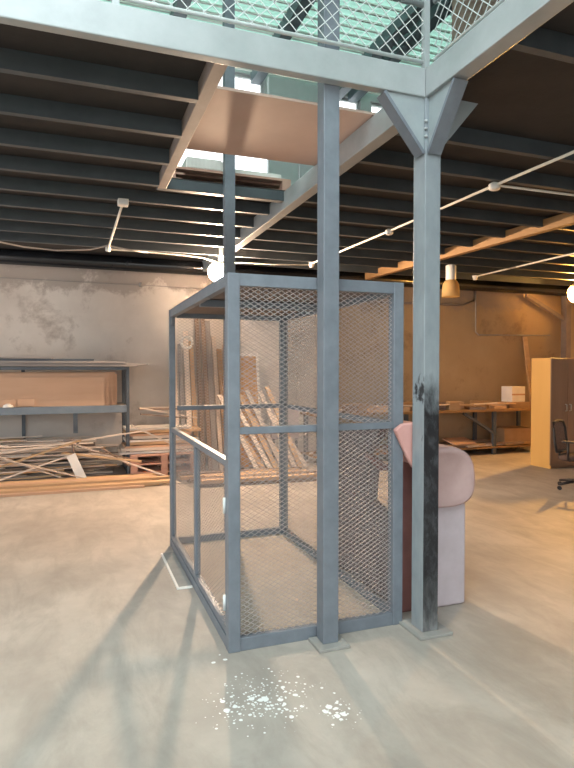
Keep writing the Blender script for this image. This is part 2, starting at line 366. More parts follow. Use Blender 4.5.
# guide columns of the hoist
t = thing('guide_column', 'pale grey square guide column standing on the floor in front of the cage', 'column', (1.376, 3.06, 0), 'hoist guide columns')
box(1.328, 1.425, 3.022, 3.12, .02, 6.3).build('shaft', M_cage, t, bevel=.004)
box(1.28, 1.475, 2.965, 3.135, 0, .02).build('base_plate', M_concpad, t, bevel=.004)
t = thing('guide_column', 'grey steel guide column rising behind the cage to the hoist opening', 'column', (1.376, 5.36, 0), 'hoist guide columns')
b = MB(); b.prism([(1.33, 5.31, .02), (1.425, 5.31, .02), (1.425, 5.40, .02), (1.385, 5.40, .02), (1.385, 5.345, .02), (1.37, 5.345, .02), (1.37, 5.40, .02), (1.33, 5.40, .02)], (0, 0, 6.2))
b.build('shaft', M_cage, t); box(1.28, 1.475, 5.30, 5.45, 0, .02).build('base_plate', M_concpad, t)

# ================================================================== HOIST CAGE
X0, X1, Y0, Y1, ZT = .80, 1.925, 3.142, 5.30, 2.142
cage = thing('hoist_cage', 'blue grey steel goods hoist cage with mesh sides standing on the floor', 'cage', (1.36, 4.22, 0))
P = .07
for (xa, ya) in ((X0, Y0), (X1 - P, Y0), (X0, Y1 - .05), (X1 - P, Y1 - P)):
    px = P if ya == Y0 or xa > 1 else .05; py = P if ya == Y0 or xa > 1 else .05
    box(xa, xa + px, ya, ya + py, 0, ZT).build('corner_post', M_cage, cage, bevel=.004)
def rail(*a): return box(*a).build('rail', M_cage, cage, bevel=.003)
for y in (Y0, Y1 - .05):
    rail(X0 + P, X1 - P, y + .005, y + .05, .0, .075); rail(X0 + P, X1 - P, y + .005, y + .05, ZT - .07, ZT); rail(X0 + P, X1 - P, y + .008, y + .045, 1.235, 1.275)
for x in (X0, X1 - .05):
    rail(x + .003, x + .05, Y0 + P, Y1 - P, 0, .065); rail(x + .003, x + .05, Y0 + P, Y1 - P, ZT - .07, ZT)
rail(X1 - .045, X1 - .008, Y0 + P, Y1 - P, 1.235, 1.275)
rail(X0 + .05, X1 - .05, 4.13, 4.18, ZT - .085, ZT - .035)
box(X0 + .05, X1 - .05, Y0 + .05, Y1 - .05, ZT - .03, ZT - .012).build('roof_plate', mat('dark_plate_paint', '6a5f5b', '776b66', 5, .6, .1, .05), cage)
box(X0 + .05, X1 - .05, Y0 + .05, Y1 - .05, .004, .018).build('floor_board', M_cplate, cage)
PU, PV = .047, .0275
def mesh_front(x0, x1, z0, z1, y):
    MB().lattice((x0, y, z0), (1, 0, 0), (0, 0, 1), x1 - x0, z1 - z0, PU, PV, (.0032 if y < 4 else .0026), .002).build('mesh_panel', M_mesh, cage)
def mesh_side(y0, y1, z0, z1, x, par=None):
    return MB().lattice((x, y0, z0), (0, 1, 0), (0, 0, 1), y1 - y0, z1 - z0, PU, PV, .0019, .0012).build('mesh_panel', M_mesh, par or cage)
for z0, z1 in ((.075, 1.235), (1.275, ZT - .07)):
    mesh_front(X0 + P, X1 - P, z0, z1, Y0 + .03); mesh_front(X0 + P, X1 - P, z0, z1, Y1 - .03)
    mesh_side(Y0 + P, Y1 - P, z0, z1, X1 - .03)
gate = MB()
gx0, gx1 = X0 + .006, X0 + .046
gate.box(gx0, gx1, Y0 + .075, Y1 - .055, 1.045, 1.085).box(gx0, gx1, Y0 + .075, Y1 - .055, .075, .115)
gate.box(gx0, gx1, Y0 + .075, Y0 + .105, .115, 1.045).box(gx0, gx1, Y1 - .085, Y1 - .055, .115, 1.045)
gt = gate.build('gate', M_cage, cage, bevel=.003)
box(gx0, gx1, 4.14, 4.19, .115, 1.045).build('gate_stile', M_cage, gt, bevel=.003)
for y0, y1 in ((Y0 + .105, 4.14), (4.19, Y1 - .085)):
    MB().lattice((X0 + .026, y0, .115), (0, 1, 0), (0, 0, 1), y1 - y0, .93, PU, PV, .0022, .0012).build('gate_mesh', M_mesh, gt)
for z in (.22, .78): MB().tube([(X0 - .006, Y0 + .072, z), (X0 - .006, Y0 + .072, z + .09)], .009).build('hinge', M_mesh2, gt)
MB().bar((X0 + .02, Y1 - .06, 2.0), (X0 + .02, Y1 - .13, 2.075), .02, .02).build('corner_brace', M_cage, cage)

# plate beside the gate
t = thing('threshold_plate', 'thin grey threshold plate with a white painted edge beside the cage gate', 'plate', (.74, 4.63, 0))
box(.70, .797, 4.215, 5.06, 0, .012).build('plate', M_concpad, t)
s_ = MB().box(.685, .70, 4.20, 5.05, 0, .014).box(.70, .797, 4.20, 4.213, 0, .014); s_.build('white_edge', M_white, t)

# board over the hoist opening
tag(box(.75, 2.05, 3.60, 4.66, 3.365, 3.383).build('cover_board', M_board, loc='base'), 'brown hardboard sheet covering part of the hoist opening overhead', 'board')

# ================================================================== UPPER RAILING AND UPSTAIRS
def railing(label, a, b, posts, side):
    t = thing('safety_railing', label, 'railing', ((a[0] + b[0]) / 2, (a[1] + b[1]) / 2, 3.376), 'railings round the mezzanine void')
    A, B = Vector(a), Vector(b); d = (B - A).normalized(); L = (B - A).length
    for z, r, n in ((3.425, .011, 'bottom_rail'), (3.76, .017, 'middle_rail'), (4.40, .02, 'top_rail')):
        MB().tube([A + Vector((0, 0, z)), B + Vector((0, 0, z))], r).build(n, M_mesh2 if n == 'bottom_rail' else M_beam, t)
    for s in posts:
        p = A + d * s; box(p.x - .018, p.x + .018, p.y - .018, p.y + .018, 3.376, 4.40).build('post', M_beam, t)
    MB().lattice(A + Vector((0, 0, 3.43)), d, (0, 0, 1), L, .95, .085, .085, .004, .004).build('mesh', M_mesh2, t)
railing('mesh safety railing on the mezzanine edge beam at upper left', (-3.0, 2.99, 0), (1.985, 2.99, 0), (0, 1.6, 3.2, 4.97), 0)
railing('mesh safety railing on the mezzanine edge beam at upper right', (2.0, 2.94, 0), (2.0, -2.0, 0), (1.7, 3.4, 4.9), 0)
for k, x in enumerate((-.2, 1.4, 2.94, 4.46, 4.78, 6.3)):
    tag(box(x - .09, x + .09, YF, YB, ZR - .22, ZR - .03).build('roof_rafter', M_raft, loc='base'), 'grey steel rafter under the green roof sheets, %s from the left' % ORD[k], 'rafter', 'rafters under the green roof')
tag(box(4.38, 6.6, 6.0, 6.08, ZD + .035, 6.45).build('partition_panel', M_ubrown, loc='base'), 'tall brown partition panel standing upstairs behind the right railing', 'panel')
def pallet(loc, w, d, label, group=None, rz=0):
    t = thing('wooden_pallet', label, 'pallet', loc, group); x, y, z = loc
    for k in range(3):
        xx = x - w / 2 + (w - .09) * k / 2
        box(xx, xx + .09, y - d / 2, y + d / 2, z, z + .02).build('bottom_board', M_pallet, t)
        for j in range(3):
            yy = y - d / 2 + (d - .1) * j / 2; box(xx, xx + .09, yy, yy + .1, z + .02, z + .10).build('block', M_pallet, t)
    for j in range(6):
        yy = y - d / 2 + (d - .1) * j / 5; box(x - w / 2, x + w / 2, yy, yy + .1, z + .10, z + .122).build('deck_board', M_pallet, t)
    t.rotation_euler[2] = rz
    return t
pallet((1.44, 5.98, ZD + .037), 1.25, .9, 'reddish wooden pallet upstairs at the back edge of the hoist opening')
b = MB(); n = 26
for k in range(n): b.box(1.02 + k * .013, 1.029 + k * .013, 5.55, 6.30, ZD + .175, ZD + .27)
b.box(1.01, 1.37, 5.56, 6.31, ZD + .16, ZD + .26); tag(b.build('roof_sheet_stack', M_white, loc='base'), 'stack of white ribbed sheets on the left of the upstairs pallet', 'sheets')
tag(box(1.44, 1.98, 5.57, 6.25, ZD + .16, ZD + .215).build('foam_slab', M_white, loc='base', bevel=.01), 'flat white foam slab on the right of the upstairs pallet', 'slab')
b = box(1.7, 1.95, 9.3, 9.5, ZD + .035, 6.4); tag(box(2.95, 3.45, 8.9, 9.0, ZD + .035, 6.3).build('upper_post', M_uwall, loc='base'), 'pale square post upstairs seen through the hoist opening', 'post')

# ================================================================== CEILING SERVICES
def jbox(t, c, r=.035): MB().lathe([(.001, -.03), (r * .8, -.03), (r, -.02), (r, .02), (r * .5, .035), (.001, .035)], c, 12).build('junction_box', M_white, t)
t = thing('conduit', 'long pale conduit with junction boxes running under the joists right of the long beam', 'conduit', (3.45, 5.8, 3.2))
MB().tube([(3.40, 8.2, 3.222), (3.46, 5.98, 3.222), (3.475, 4.19, 3.222), (3.55, 1.5, 3.222)], .013).build('pipe', M_cond, t)
MB().lathe([(.001, -.05), (.03, -.045), (.045, .0), (.05, .03), (.001, .03)], (3.40, 8.2, 3.21), 12).build('lamp_holder', M_white, t)
jbox(t, (3.46, 5.98, 3.212), .045); jbox(t, (3.475, 4.19, 3.212), .05)
tag(MB().tube([(3.53, 4.19, 3.226), (4.35, 4.17, 3.222), (8.0, 4.19, 3.222)], .011).build('conduit', M_cond, loc='base'), 'pale conduit branching right along a joist from the nearest junction box', 'conduit')
t = thing('conduit', 'pale conduit with a lamp holder at its end beside the hanging lamp', 'conduit', (6.54, 7.0, 3.2))
MB().tube([(6.545, 8.37, 3.222), (6.53, 6.2, 3.222), (6.53, 3.0, 3.222)], .013).build('pipe', M_cond, t)
MB().lathe([(.001, -.05), (.03, -.045), (.045, .0), (.05, .03), (.001, .03)], (6.545, 8.37, 3.21), 12).build('lamp_holder', M_white, t)
t = thing('conduit', 'short yellow lit conduit with a square junction box under the left joists', 'conduit', (.44, 7.0, 3.2))
MB().tube([(.45, 5.9, 3.225), (.428, 8.1, 3.225)], .013).build('pipe', M_cond, t)
box(.40, .50, 5.80, 5.90, 3.19, 3.25).build('junction_box', M_white, t, bevel=.008)
jbox(t, (.428, 8.13, 3.215), .035)
tag(MB().tube([(.43, 8.14, 3.215), (.9, 8.16, 3.222), (1.45, 8.18, 3.215), (1.72, 8.2, 3.20), (1.93, 8.25, 3.16)], .011).build('cable', M_cond, loc='base'), 'pale cable from the left conduit to the glowing bulb', 'cable')
tag(MB().tube([(-2.2, 7.5, 3.24), (-1.0, 7.9, 3.19), (-.6, 8.05, 3.155), (-.2, 8.1, 3.15), (.2, 8.08, 3.185), (.42, 8.06, 3.25), (.72, 8.05, 3.205), (.95, 8.1, 3.20)], .011).build('cable', M_cable, loc='base'), 'loose grey cable sagging under the joists at left', 'cable')
tag(MB().tube([(2.03, 8.3, 3.16), (2.3, 8.25, 3.175), (2.8, 8.2, 3.17), (3.37, 8.2, 3.20)], .009).build('cable', M_cond, loc='base'), 'pale cable from the glowing bulb to the long conduit at right', 'cable')
tag(MB().tube([(XL + .1, 9.36, 3.25), (XR - .1, 9.36, 3.25)], .112, 20).build('overhead_pipe', M_pipe, loc='base'), 'fat glossy black pipe along the top of the back wall', 'pipe')
# lamps
t = thing('hanging_bulb', 'bare glowing bulb hanging in front of the back wall, above the cage corner', 'lamp', (LAMP1[0], LAMP1[1], LAMP1[2] - .1))
def bulb(t, c, m, r):
    x, y, z = c
    MB().lathe([(.001, -r * 1.25), (r * .6, -r * 1.1), (r, -r * .3), (r * .95, r * .2), (r * .45, r * 1.1), (r * .35, r * 1.3)], (x, y, z), 16).build('bulb', m, t)
    MB().lathe([(.001, r * 1.2), (r * .5, r * 1.2), (r * .55, r * 2.2), (.001, r * 2.3)], (x, y, z), 14).build('socket', M_white, t)
bulb(t, LAMP1, M_bulb, R1)
def dish(t, c, m, rad, dep, back):  # frosted dish added behind a bulb to dim the back wall
    n = 24; vs = []; x, y, z = c
    for i in range(8):
        q = i / 7; rr_ = .02 + (rad - .02) * q ** .55; yy = y + back - dep * q
        vs += [(x + rr_ * math.cos(2 * math.pi * k / n), yy, z + rr_ * math.sin(2 * math.pi * k / n)) for k in range(n)]
    b = MB().add(vs, [(i * n + k, i * n + (k + 1) % n, (i + 1) * n + (k + 1) % n, (i + 1) * n + k) for i in range(7) for k in range(n)], True)
    o = b.build('added_dish', m, t); o.modifiers.new('thick', 'SOLIDIFY').thickness = .004; return o
dish(t, LAMP1, M_shade, .15, .09, .11)
MB().tube([(1.96, 8.27, 3.15), (1.955, 8.265, 3.25)], .008).build('cord', M_cable, t)
t = thing('flood_lamp', 'glowing yellow lamp high on the right behind the cabinet', 'lamp', (LAMP2[0], LAMP2[1], LAMP2[2] - .1))
bulb(t, LAMP2, M_bulb2, R2); dish(t, LAMP2, M_shade2, .17, .10, .12); MB().tube([(8.95, 8.5, 3.26), (8.95, 8.5, 3.36)], .008).build('cord', M_cable, t)
t = thing('pendant_lamp', 'hanging high bay lamp with white housing and ribbed glass shade beside the column', 'lamp', (5.514, 7.635, 2.74))
c = (5.514, 7.635, 2.74)
MB().lathe([(.001, .50), (.06, .50), (.078, .48), (.078, .27), (.07, .255), (.001, .255)], c, 20).build('housing', M_white, t)
g = MB(); prof = [(.07, .262), (.095, .24), (.118, .19), (.13, .10), (.133, .0)]; nn = 48
g.add([((prof[i][0] + (.004 if k % 2 else 0)) * math.cos(2 * math.pi * k / nn) + c[0], (prof[i][0] + (.004 if k % 2 else 0)) * math.sin(2 * math.pi * k / nn) + c[1], c[2] + prof[i][1]) for i in range(5) for k in range(nn)],
      [(i * nn + k, i * nn + (k + 1) % nn, (i + 1) * nn + (k + 1) % nn, (i + 1) * nn + k) for i in range(4) for k in range(nn)], True)
o = g.build('shade', M_glassd, t); o.modifiers.new('thick', 'SOLIDIFY').thickness = .003
MB().tube([(5.514, 7.635, 3.235), (5.514, 7.635, 3.25)], .02).build('hook', M_black, t)

# wires and pipes on the back wall
tag(MB().tube([(-4, 9.56, 2.985), (.98, 9.56, 2.962), (2.4, 9.56, 2.95)], .005, 6).build('wire', M_cable, loc='base'), 'thin taut wire along the upper part of the left back wall', 'wire')
tag(MB().lathe([(.001, 0), (.025, .0), (.03, .03), (.02, .07), (.001, .08)], (1.0, 9.555, 2.93), 12).build('insulator', M_cable, loc='base'), 'small grey insulator holding the thin wire on the back wall', 'insulator')
tag(MB().tube([(7.50, 9.57, 3.2), (7.51, 9.57, 2.36), (7.58, 9.57, 2.30), (9.4, 9.57, 2.33)], .014).build('wall_cable', M_cable, loc='base'), 'thin cable dropping down and turning right along the back wall above the bench', 'cable')
tag(MB().tube([(5.0, 9.56, 2.86), (7.2, 9.56, 2.88), (7.45, 9.56, 2.98), (7.46, 9.56, 3.2)], .02).build('wall_pipe', M_rust, loc='base'), 'thin brown pipe along the back wall behind the hanging lamp', 'pipe')
t = thing('wall_post', 'brown steel post with a slanting brace near the lamp at right edge', 'post', (9.68, 9.4, 0))
box(9.62, 9.75, 9.35, 9.5, 0, 3.15).build('shaft', M_rust, t, bevel=.004)
MB().bar((8.62, 9.42, 3.12), (9.62, 9.42, 2.66), .07, .07).build('brace', M_rust, t)

# ================================================================== LEFT STORAGE RACK
t = thing('storage_rack', 'blue grey steel storage rack against the left back wall', 'rack', (-1.0, 9.1, 0))
for x in (.69, -.75, -2.4):
    for y in (8.70, 9.42):
        if x == -.75 and y < 9: continue
        b = MB().box(x, x + .05, y, y + .006, 0, 1.65).box(x, x + .006, y, y + .05, 0, 1.65)
        b.build('upright', M_rackd, t)
for y in (8.69, 9.46):
    box(-2.4, .70, y, y + .045, .985, 1.09).build('shelf_beam', M_rack, t, bevel=.003)
    box(-2.4, .70, y, y + .045, 1.60, 1.65).build('shelf_beam', M_rackd, t, bevel=.003)
    box(-2.4, .70, y, y + .045, .02, .09).build('shelf_beam', M_rackd, t, bevel=.003)
box(-2.4, .70, 8.735, 9.46, 1.06, 1.085).build('shelf_panel', M_greyboard, t)
box(-2.4, .70, 8.735, 9.46, .065, .085).build('shelf_panel', M_greyboard, t)
box(-.03, .03, 8.75, 8.80, .70, .985).build('hanger', M_rackd, t)
G = 'sheets on top of the rack'
spec = [(-2.5, .86, 8.62, 9.35, 1.652, .022, M_greyboard, 0), (-2.4, 1.00, 8.66, 9.40, 1.675, .02, M_greyboard, .008), (-2.6, .70, 8.64, 9.3, 1.696, .03, M_greyboard, -.012), (-2.6, .25, 8.70, 9.3, 1.727, .03, M_rackd, .015), (-2.6, -.3, 8.68, 9.2, 1.758, .02, M_greyboard, -.01)]
for k, (a, b_, c, d, z, h, m, rz) in enumerate(spec):
    o = box(a, b_, c, d, z, z + h).build('flat_sheet', m, loc='base'); o.rotation_euler[2] = rz
    tag(o, 'long grey sheet lying on top of the rack, %s layer up from the frame' % ORD[k], 'sheet', G)
for k, (x, z) in enumerate(((1.05, 1.47), (.93, 1.40))):
    o = MB().obox((x - .45, 8.95 + .1 * k, z + .16), (1.0, .09, .022), (0, .02, .04)).build('plank_end', M_wood, loc='base'); bpy.data.objects.remove(o)
for k in range(5):
    x1 = (.40, .47, .52, .55, .58)[k]
    o = box(-2.38, x1, 8.76 + k * .035, 8.78 + k * .035, 1.087, (1.50, 1.55, 1.53, 1.57, 1.54)[k]).build('plywood_sheet', M_ply, loc='base')
    tag(o, 'tan plywood sheet standing on the rack shelf, %s from the front' % ORD[k], 'sheet', 'plywood sheets on the rack shelf')
for k in range(2):
    o = box(-.98 + k * .24, -.77 + k * .24, 8.742, 8.757, 1.10, 1.20).build('small_board', M_ply, loc='base', bevel=.002)
    tag(o, 'small pale board standing on the rack shelf, %s' % ('nearer the left edge' if k == 0 else 'beside its twin on the right'), 'board', 'small boards on the rack shelf')
tag(MB().lathe([(.001, 0), (.07, 0), (.06, .03), (.02, .05), (.001, .052)], (-.86, 8.70, 1.09), 16).build('white_dome', M_white, loc='base'), 'small white cap on the front edge of rack shelf', 'cap')
# sticks
def stick(name, mesh_src, loc, rot, label, cat, group):
    if mesh_src is None: return None
    o = mesh_src.copy(); COL.objects.link(o); o.location = loc; o.rotation_euler = rot; tag(o, label, cat, group); return o
protos = []
for k in range(8):
    L = (2.6, 2.2, 1.8, 1.4, 1.1, 2.4, 1.6, 0.9)[k]; w = (.05, .035, .06, .03, .045, .025, .07, .04)[k]; h = (.012, .018, .015, .02, .025, .02, .012, .014)[k]
    o = MB().obox((0, 0, 0), (L, w, h)).build('timber_strip', (M_wood, M_wood, M_greyboard, M_wood, M_wood2, M_wood, M_wood, M_woodd)[k]); protos.append((o, L))
used = set()
def place(k, loc, rot, label, cat='strip', group=None):
    src = protos[k][0]
    if k in used:
        o = src.copy(); COL.objects.link(o)
    else: o = src; used.add(k)
    o.location = loc; o.rotation_euler = rot; return tag(o, label, cat, group)
rnd = random.Random(5)
z = .10; lay = 0
for lay in range(21):
    for j in range(7):
        k = rnd.randrange(8); L = protos[k][1]
        xr = .62 if lay < 16 else .3
        cx = rnd.uniform(-2.2, xr - L / 2 + .05); cx = min(cx, xr - L / 2 + rnd.uniform(0, .25))
        y = 8.77 + j * .108 + rnd.uniform(-.03, .03)
        yaw = rnd.gauss(0, .045); pitch = rnd.gauss(0, .02)
        place(k, (cx, y, .10 + lay * .0255 + rnd.uniform(-.004, .004)), (rnd.gauss(0, .15), pitch, yaw), 'thin weathered timber strip in the tangled heap under the rack shelf', 'strip', 'timber strips heaped under the rack shelf')
extra = [(3, (-.75, 8.62, .34), (0, .42, .1)), (3, (-.72, 8.60, .20), (0, -.30, .12)), (4, (-.45, 8.64, .45), (0, -.30, 0)), (6, (-.28, 8.55, .21), (0, .28, -.1)), (4, (.35, 8.6, .36), (0, .13, -.2)), (3, (.62, 8.6, .3), (0, .35, -.3)), (7, (.72, 8.62, .22), (0, .6, -.2)), (7, (.60, 8.58, .36), (0, .25, .2)), (5, (-.1, 8.66, .58), (0, -.12, .05))]
for i, (k, l, r) in enumerate(extra):
    place(k, l, r, 'loose pale timber strip jutting from the front of the heap, %s from the left' % ORD[[1, 0, 2, 3, 5, 7, 8, 6, 4][i]], 'strip', 'strips sticking out of the heap')
o = MB().obox((0, 0, 0), (.125, .022, .38)).build('white_plank', M_whitew, bevel=.003); o.location = (.01, 8.56, .245); o.rotation_euler = (R(-16), R(-24), 0)
tag(o, 'short white painted plank leaning on the heap of timber strips', 'plank')
o = MB().tube([(-.02, 8.68, .36), (-.055, 8.68, .62)], .012).tube([(-.16, 8.68, .60), (-.06, 8.68, .62), (.04, 8.68, .57)], .022).build('rusty_bracket', M_rust, loc='base'); tag(o, 'rusty brown bracket poking up above the white plank', 'bracket')
# planks on the floor before the rack
n = 0
for lay, (cnt, yy) in enumerate(((6, 8.02), (5, 8.08), (4, 8.2))):
    for j in range(cnt):
        y = yy + j * .105; L = rnd.uniform(2.6, 3.2); x1 = rnd.uniform(.85, 1.3)
        o = box(x1 - L, x1, y, y + .095, .001 + lay * .034, .032 + lay * .034).build('floor_plank', M_wood2 if (j + lay) % 3 else M_ply, loc='base'); o.rotation_euler[2] = rnd.gauss(0, .006)
        tag(o, 'tan plank on the floor before the rack, %s from the front, %s layer' % (ORD[j], ('bottom', 'middle', 'top')[lay]), 'plank', 'planks on the floor before the rack')
# pallets and boards right of the rack
for k in range(3):
    pallet((1.22, 8.95, .001 + .123 * k), .95, .8, 'reddish wooden pallet between the rack and the cage, %s of its stack' % ('lowest', 'middle', 'topmost')[k], 'pallets right of the rack')
for k in range(9):
    L = rnd.uniform(.8, 1.15); x = 1.2 + rnd.uniform(-.06, .06); zz = .372 + k * .042
    o = box(x - L / 2, x + L / 2, 8.68 + .012 * k, 9.2 + .012 * k, zz, zz + (.04 if k % 2 else .03)).build('stacked_board', (M_whitew, M_wood, M_ply, M_wood2)[k % 4], loc='base'); o.rotation_euler[2] = rnd.gauss(0, .02)
    tag(o, 'pale board stacked on the pallets right of the rack, %s layer up' % ORD[k], 'board', 'boards stacked on the pallets')
for k in range(4):
    z0 = .82 + .045 * k
    o = MB().bar((.78 + rnd.uniform(0, .15), 8.6 + .06 * k, z0 + rnd.uniform(.05, .2)), (1.6 + rnd.uniform(-.2, .2), 8.72 + .06 * k, z0 + rnd.uniform(-.02, .1)), .035, .018).build('thin_batten', M_wood if k % 2 else M_woodd, loc='base')
    tag(o, 'thin slanting batten above the board stack right of the rack, %s from the bottom' % ORD[k], 'batten', 'battens above the board stack')
o = MB().bar((.76, 8.6, .80), (1.5, 8.62, .42), .05, .025).build('slanting_plank', M_wood, loc='base'); tag(o, 'pale plank slanting down across the front of the stacked boards', 'plank')
# planks leaning on the back wall behind the cage
ms = [M_wood, M_greyboard, M_wood, M_wood2, M_woodd, M_wood, M_greyboard, M_wood, M_wood2, M_ply]
for k in range(10):
    x = 1.50 + k * .095; top = rnd.uniform(2.0, 2.6) if k < 8 else rnd.uniform(1.3, 2.1)
    if k in (5,): top = 2.72
    w = rnd.uniform(.06, .085); dx = rnd.gauss(0, .008)
    m = M_woodd if k == 5 else ms[k % 10]
    o = MB().bar((x - dx, 8.95 - .02 * (k % 3), .02), (x + dx, 9.52 - .035 * (k % 2), top), .028, w, (1, 0, 0)).build('leaning_plank', m, loc='base')
    tag(o, 'long plank leaning on the back wall behind the cage, %s from the left' % ORD[k], 'plank', 'planks leaning behind the cage')
t = thing('door_panel', 'orange brown door panel with a pale frame leaning behind the cage', 'panel', (2.70, 9.2, 0))
Mx = lambda b: b
def lean(b, x0, x1, z0, z1, off=0):
    f = lambda zz: 9.05 + .17 * zz
    return b.add([(x0, f(z0) - .02 - off, z0), (x1, f(z0) - .02 - off, z0), (x1, f(z1) - .02 - off, z1), (x0, f(z1) - .02 - off, z1), (x0, f(z0) + .02, z0), (x1, f(z0) + .02, z0), (x1, f(z1) + .02, z1), (x0, f(z1) + .02, z1)],
                 [(0, 1, 2, 3), (4, 7, 6, 5), (0, 4, 5, 1), (1, 5, 6, 2), (2, 6, 7, 3), (3, 7, 4, 0)])
lean(MB(), 2.48, 2.86, .02, 1.83).build('infill', mat('orange_board', 'b5854f', 'c5945c', 3, .7), t)
fr = MB(); lean(fr, 2.44, 2.90, 1.83, 1.88, .006); lean(fr, 2.44, 2.48, .0, 1.83, .006); lean(fr, 2.86, 2.90, .0, 1.83, .006); fr.build('frame', M_whitew, t)
for k in range(9):
    x = 2.25 + .11 * k; dx = .38
    o = MB().bar((x + dx, 8.45 + .03 * k, .03), (x - .1, 9.02 - .01 * k, 1.0 + rnd.uniform(-.2, .35)), .03, .07, (1, 0, 0)).build('slanted_plank', M_wood2 if k % 2 else M_wood, loc='base')
    tag(o, 'short slanted plank below the door panel behind the cage, %s from the left' % ORD[k], 'plank', 'slanted planks behind the cage')
for k in range(10):
    lay = k // 5; y = 7.75 + (k % 5) * .15; L = rnd.uniform(1.3, 1.9)
    o = MB().obox((2.35 + rnd.uniform(-.15, .15), y, .026 + lay * .05), (L, .12, .045), (0, 0, rnd.gauss(0, .05))).build('floor_batten', M_wood2 if k % 3 else M_woodd, loc='base')
    tag(o, 'tan plank on the floor behind the cage, %s from the front, %s layer' % (ORD[k % 5], ('lower', 'upper')[lay]), 'plank', 'planks lying behind the cage')
o = MB(); n = 20  # ring modelled in place of a whitish glare
pts = [(1.62 + .085 * math.cos(2 * math.pi * k / n), 8.9, 2.02 + .085 * math.sin(2 * math.pi * k / n)) for k in range(n + 1)]
o.tube(pts, .022, 8, False); tag(o.build('glare_ring', M_white, loc='base'), 'white coil hung among the leaning planks behind the cage', 'ring')
t = thing('low_screen', 'low pale lilac panel behind the back right cage post', 'panel', (3.3, 9.3, 0))
box(3.12, 3.62, 9.30, 9.34, .42, .92).build('board', M_lilac, t, bevel=.004)
box(3.14, 3.18, 9.30, 9.34, 0, .42).build('leg', M_rackd, t); box(3.56, 3.60, 9.30, 9.34, 0, .42).build('leg', M_rackd, t)

# ================================================================== RIGHT WORKBENCH
t = thing('workbench', 'long dark workbench with a lower shelf against the back wall at right', 'bench', (6.0, 9.2, 0))
box(3.75, 8.6, 8.88, 9.56, .815, .86).build('bench_top', M_timber_beam, t, bevel=.004)
box(3.75, 8.6, 8.90, 9.54, .12, .15).build('shelf', M_timber_beam, t, bevel=.004)
for x in (3.8, 5.5, 7.42, 8.5):
    for y in (8.92, 9.48): box(x, x + .07, y, y + .05, 0, .815).build('leg', M_rackd, t)
MB().bar((6.75, 8.93, .80), (7.45, 8.93, .40), .05, .05).build('brace', M_rackd, t)
n = 0
cl = [M_card, M_wood2, M_wood, M_woodd, M_card]
for k in range(24):
    x = 3.95 + k * .175; s = (rnd.uniform(.18, .5), rnd.uniform(.1, .3), rnd.uniform(.03, .15))
    y = 9.05 + (k % 3) * .14; z0 = .862
    o = MB().obox((x, y, z0 + s[2] / 2), s, (0, 0, rnd.uniform(-.3, .3))).build('wood_offcut', cl[k % 5], loc='base')
    tag(o, 'wooden offcut lying on the workbench top, %s from its left end' % (ORD[k] if k < 20 else ('twenty first', 'twenty second', 'twenty third', 'twenty fourth')[k - 20]), 'offcut', 'offcuts on the workbench top')
for k in range(7):
    x = 5.15 + k * .42
    o = MB().obox((x, 9.0, .95 + .012 * (k % 2)), (.62, .07, .02), (0, rnd.uniform(-.04, .04), rnd.uniform(-.12, .12))).build('wood_lath', (M_wood2, M_wood)[k % 2], loc='base')
    tag(o, 'thin pale slat lying across the clutter on the workbench, %s from the left' % ORD[k], 'slat', 'slats over the bench clutter')
t = thing('white_carton', 'white square carton on the right end of the workbench', 'box', (8.08, 9.15, .98))
box(7.92, 8.24, 9.0, 9.3, .98, 1.28).build('body', M_whitew, t, bevel=.006); box(7.92, 8.24, 8.997, 9.0, 1.11, 1.14).build('tape', M_ply, t)
tag(box(7.85, 8.35, 8.98, 9.32, .862, .979).build('cardboard_flat', M_card, loc='base', bevel=.004), 'flat brown cardboard pack under the white carton', 'box')
for k in range(8):
    x = 5.0 + k * .45
    o = MB().obox((x, 9.18, (.152 + .034 + .001 * k)), (.9, .5, .03), (R(3 if k % 2 else -2), 0, rnd.uniform(-.12, .12))).build('shelf_sheet', (M_woodd, M_card, M_wood)[k % 3], loc='base')
    tag(o, 'flat board on the lower shelf of the workbench, %s from the left' % ORD[k], 'board', 'boards on the lower bench shelf')
o = MB().obox((6.75, 9.05, .27), (.55, .32, .02), (R(14), 0, R(8))).build('pale_board', M_ply, loc='base'); tag(o, 'pale tan board tilted on the lower shelf of the workbench', 'board')
tag(box(7.75, 8.4, 9.0, 9.4, .20, .47).build('carton', M_card, loc='base', bevel=.005), 'brown carton on the lower bench shelf beside the cabinet', 'box')
o = MB().bar((8.86, 9.3, 0), (8.72, 9.55, 2.28), .03, .10, (1, 0, 0)).build('leaning_stick', M_wood2, loc='base'); tag(o, 'tall pale plank leaning on the wall beside the cabinet', 'plank')

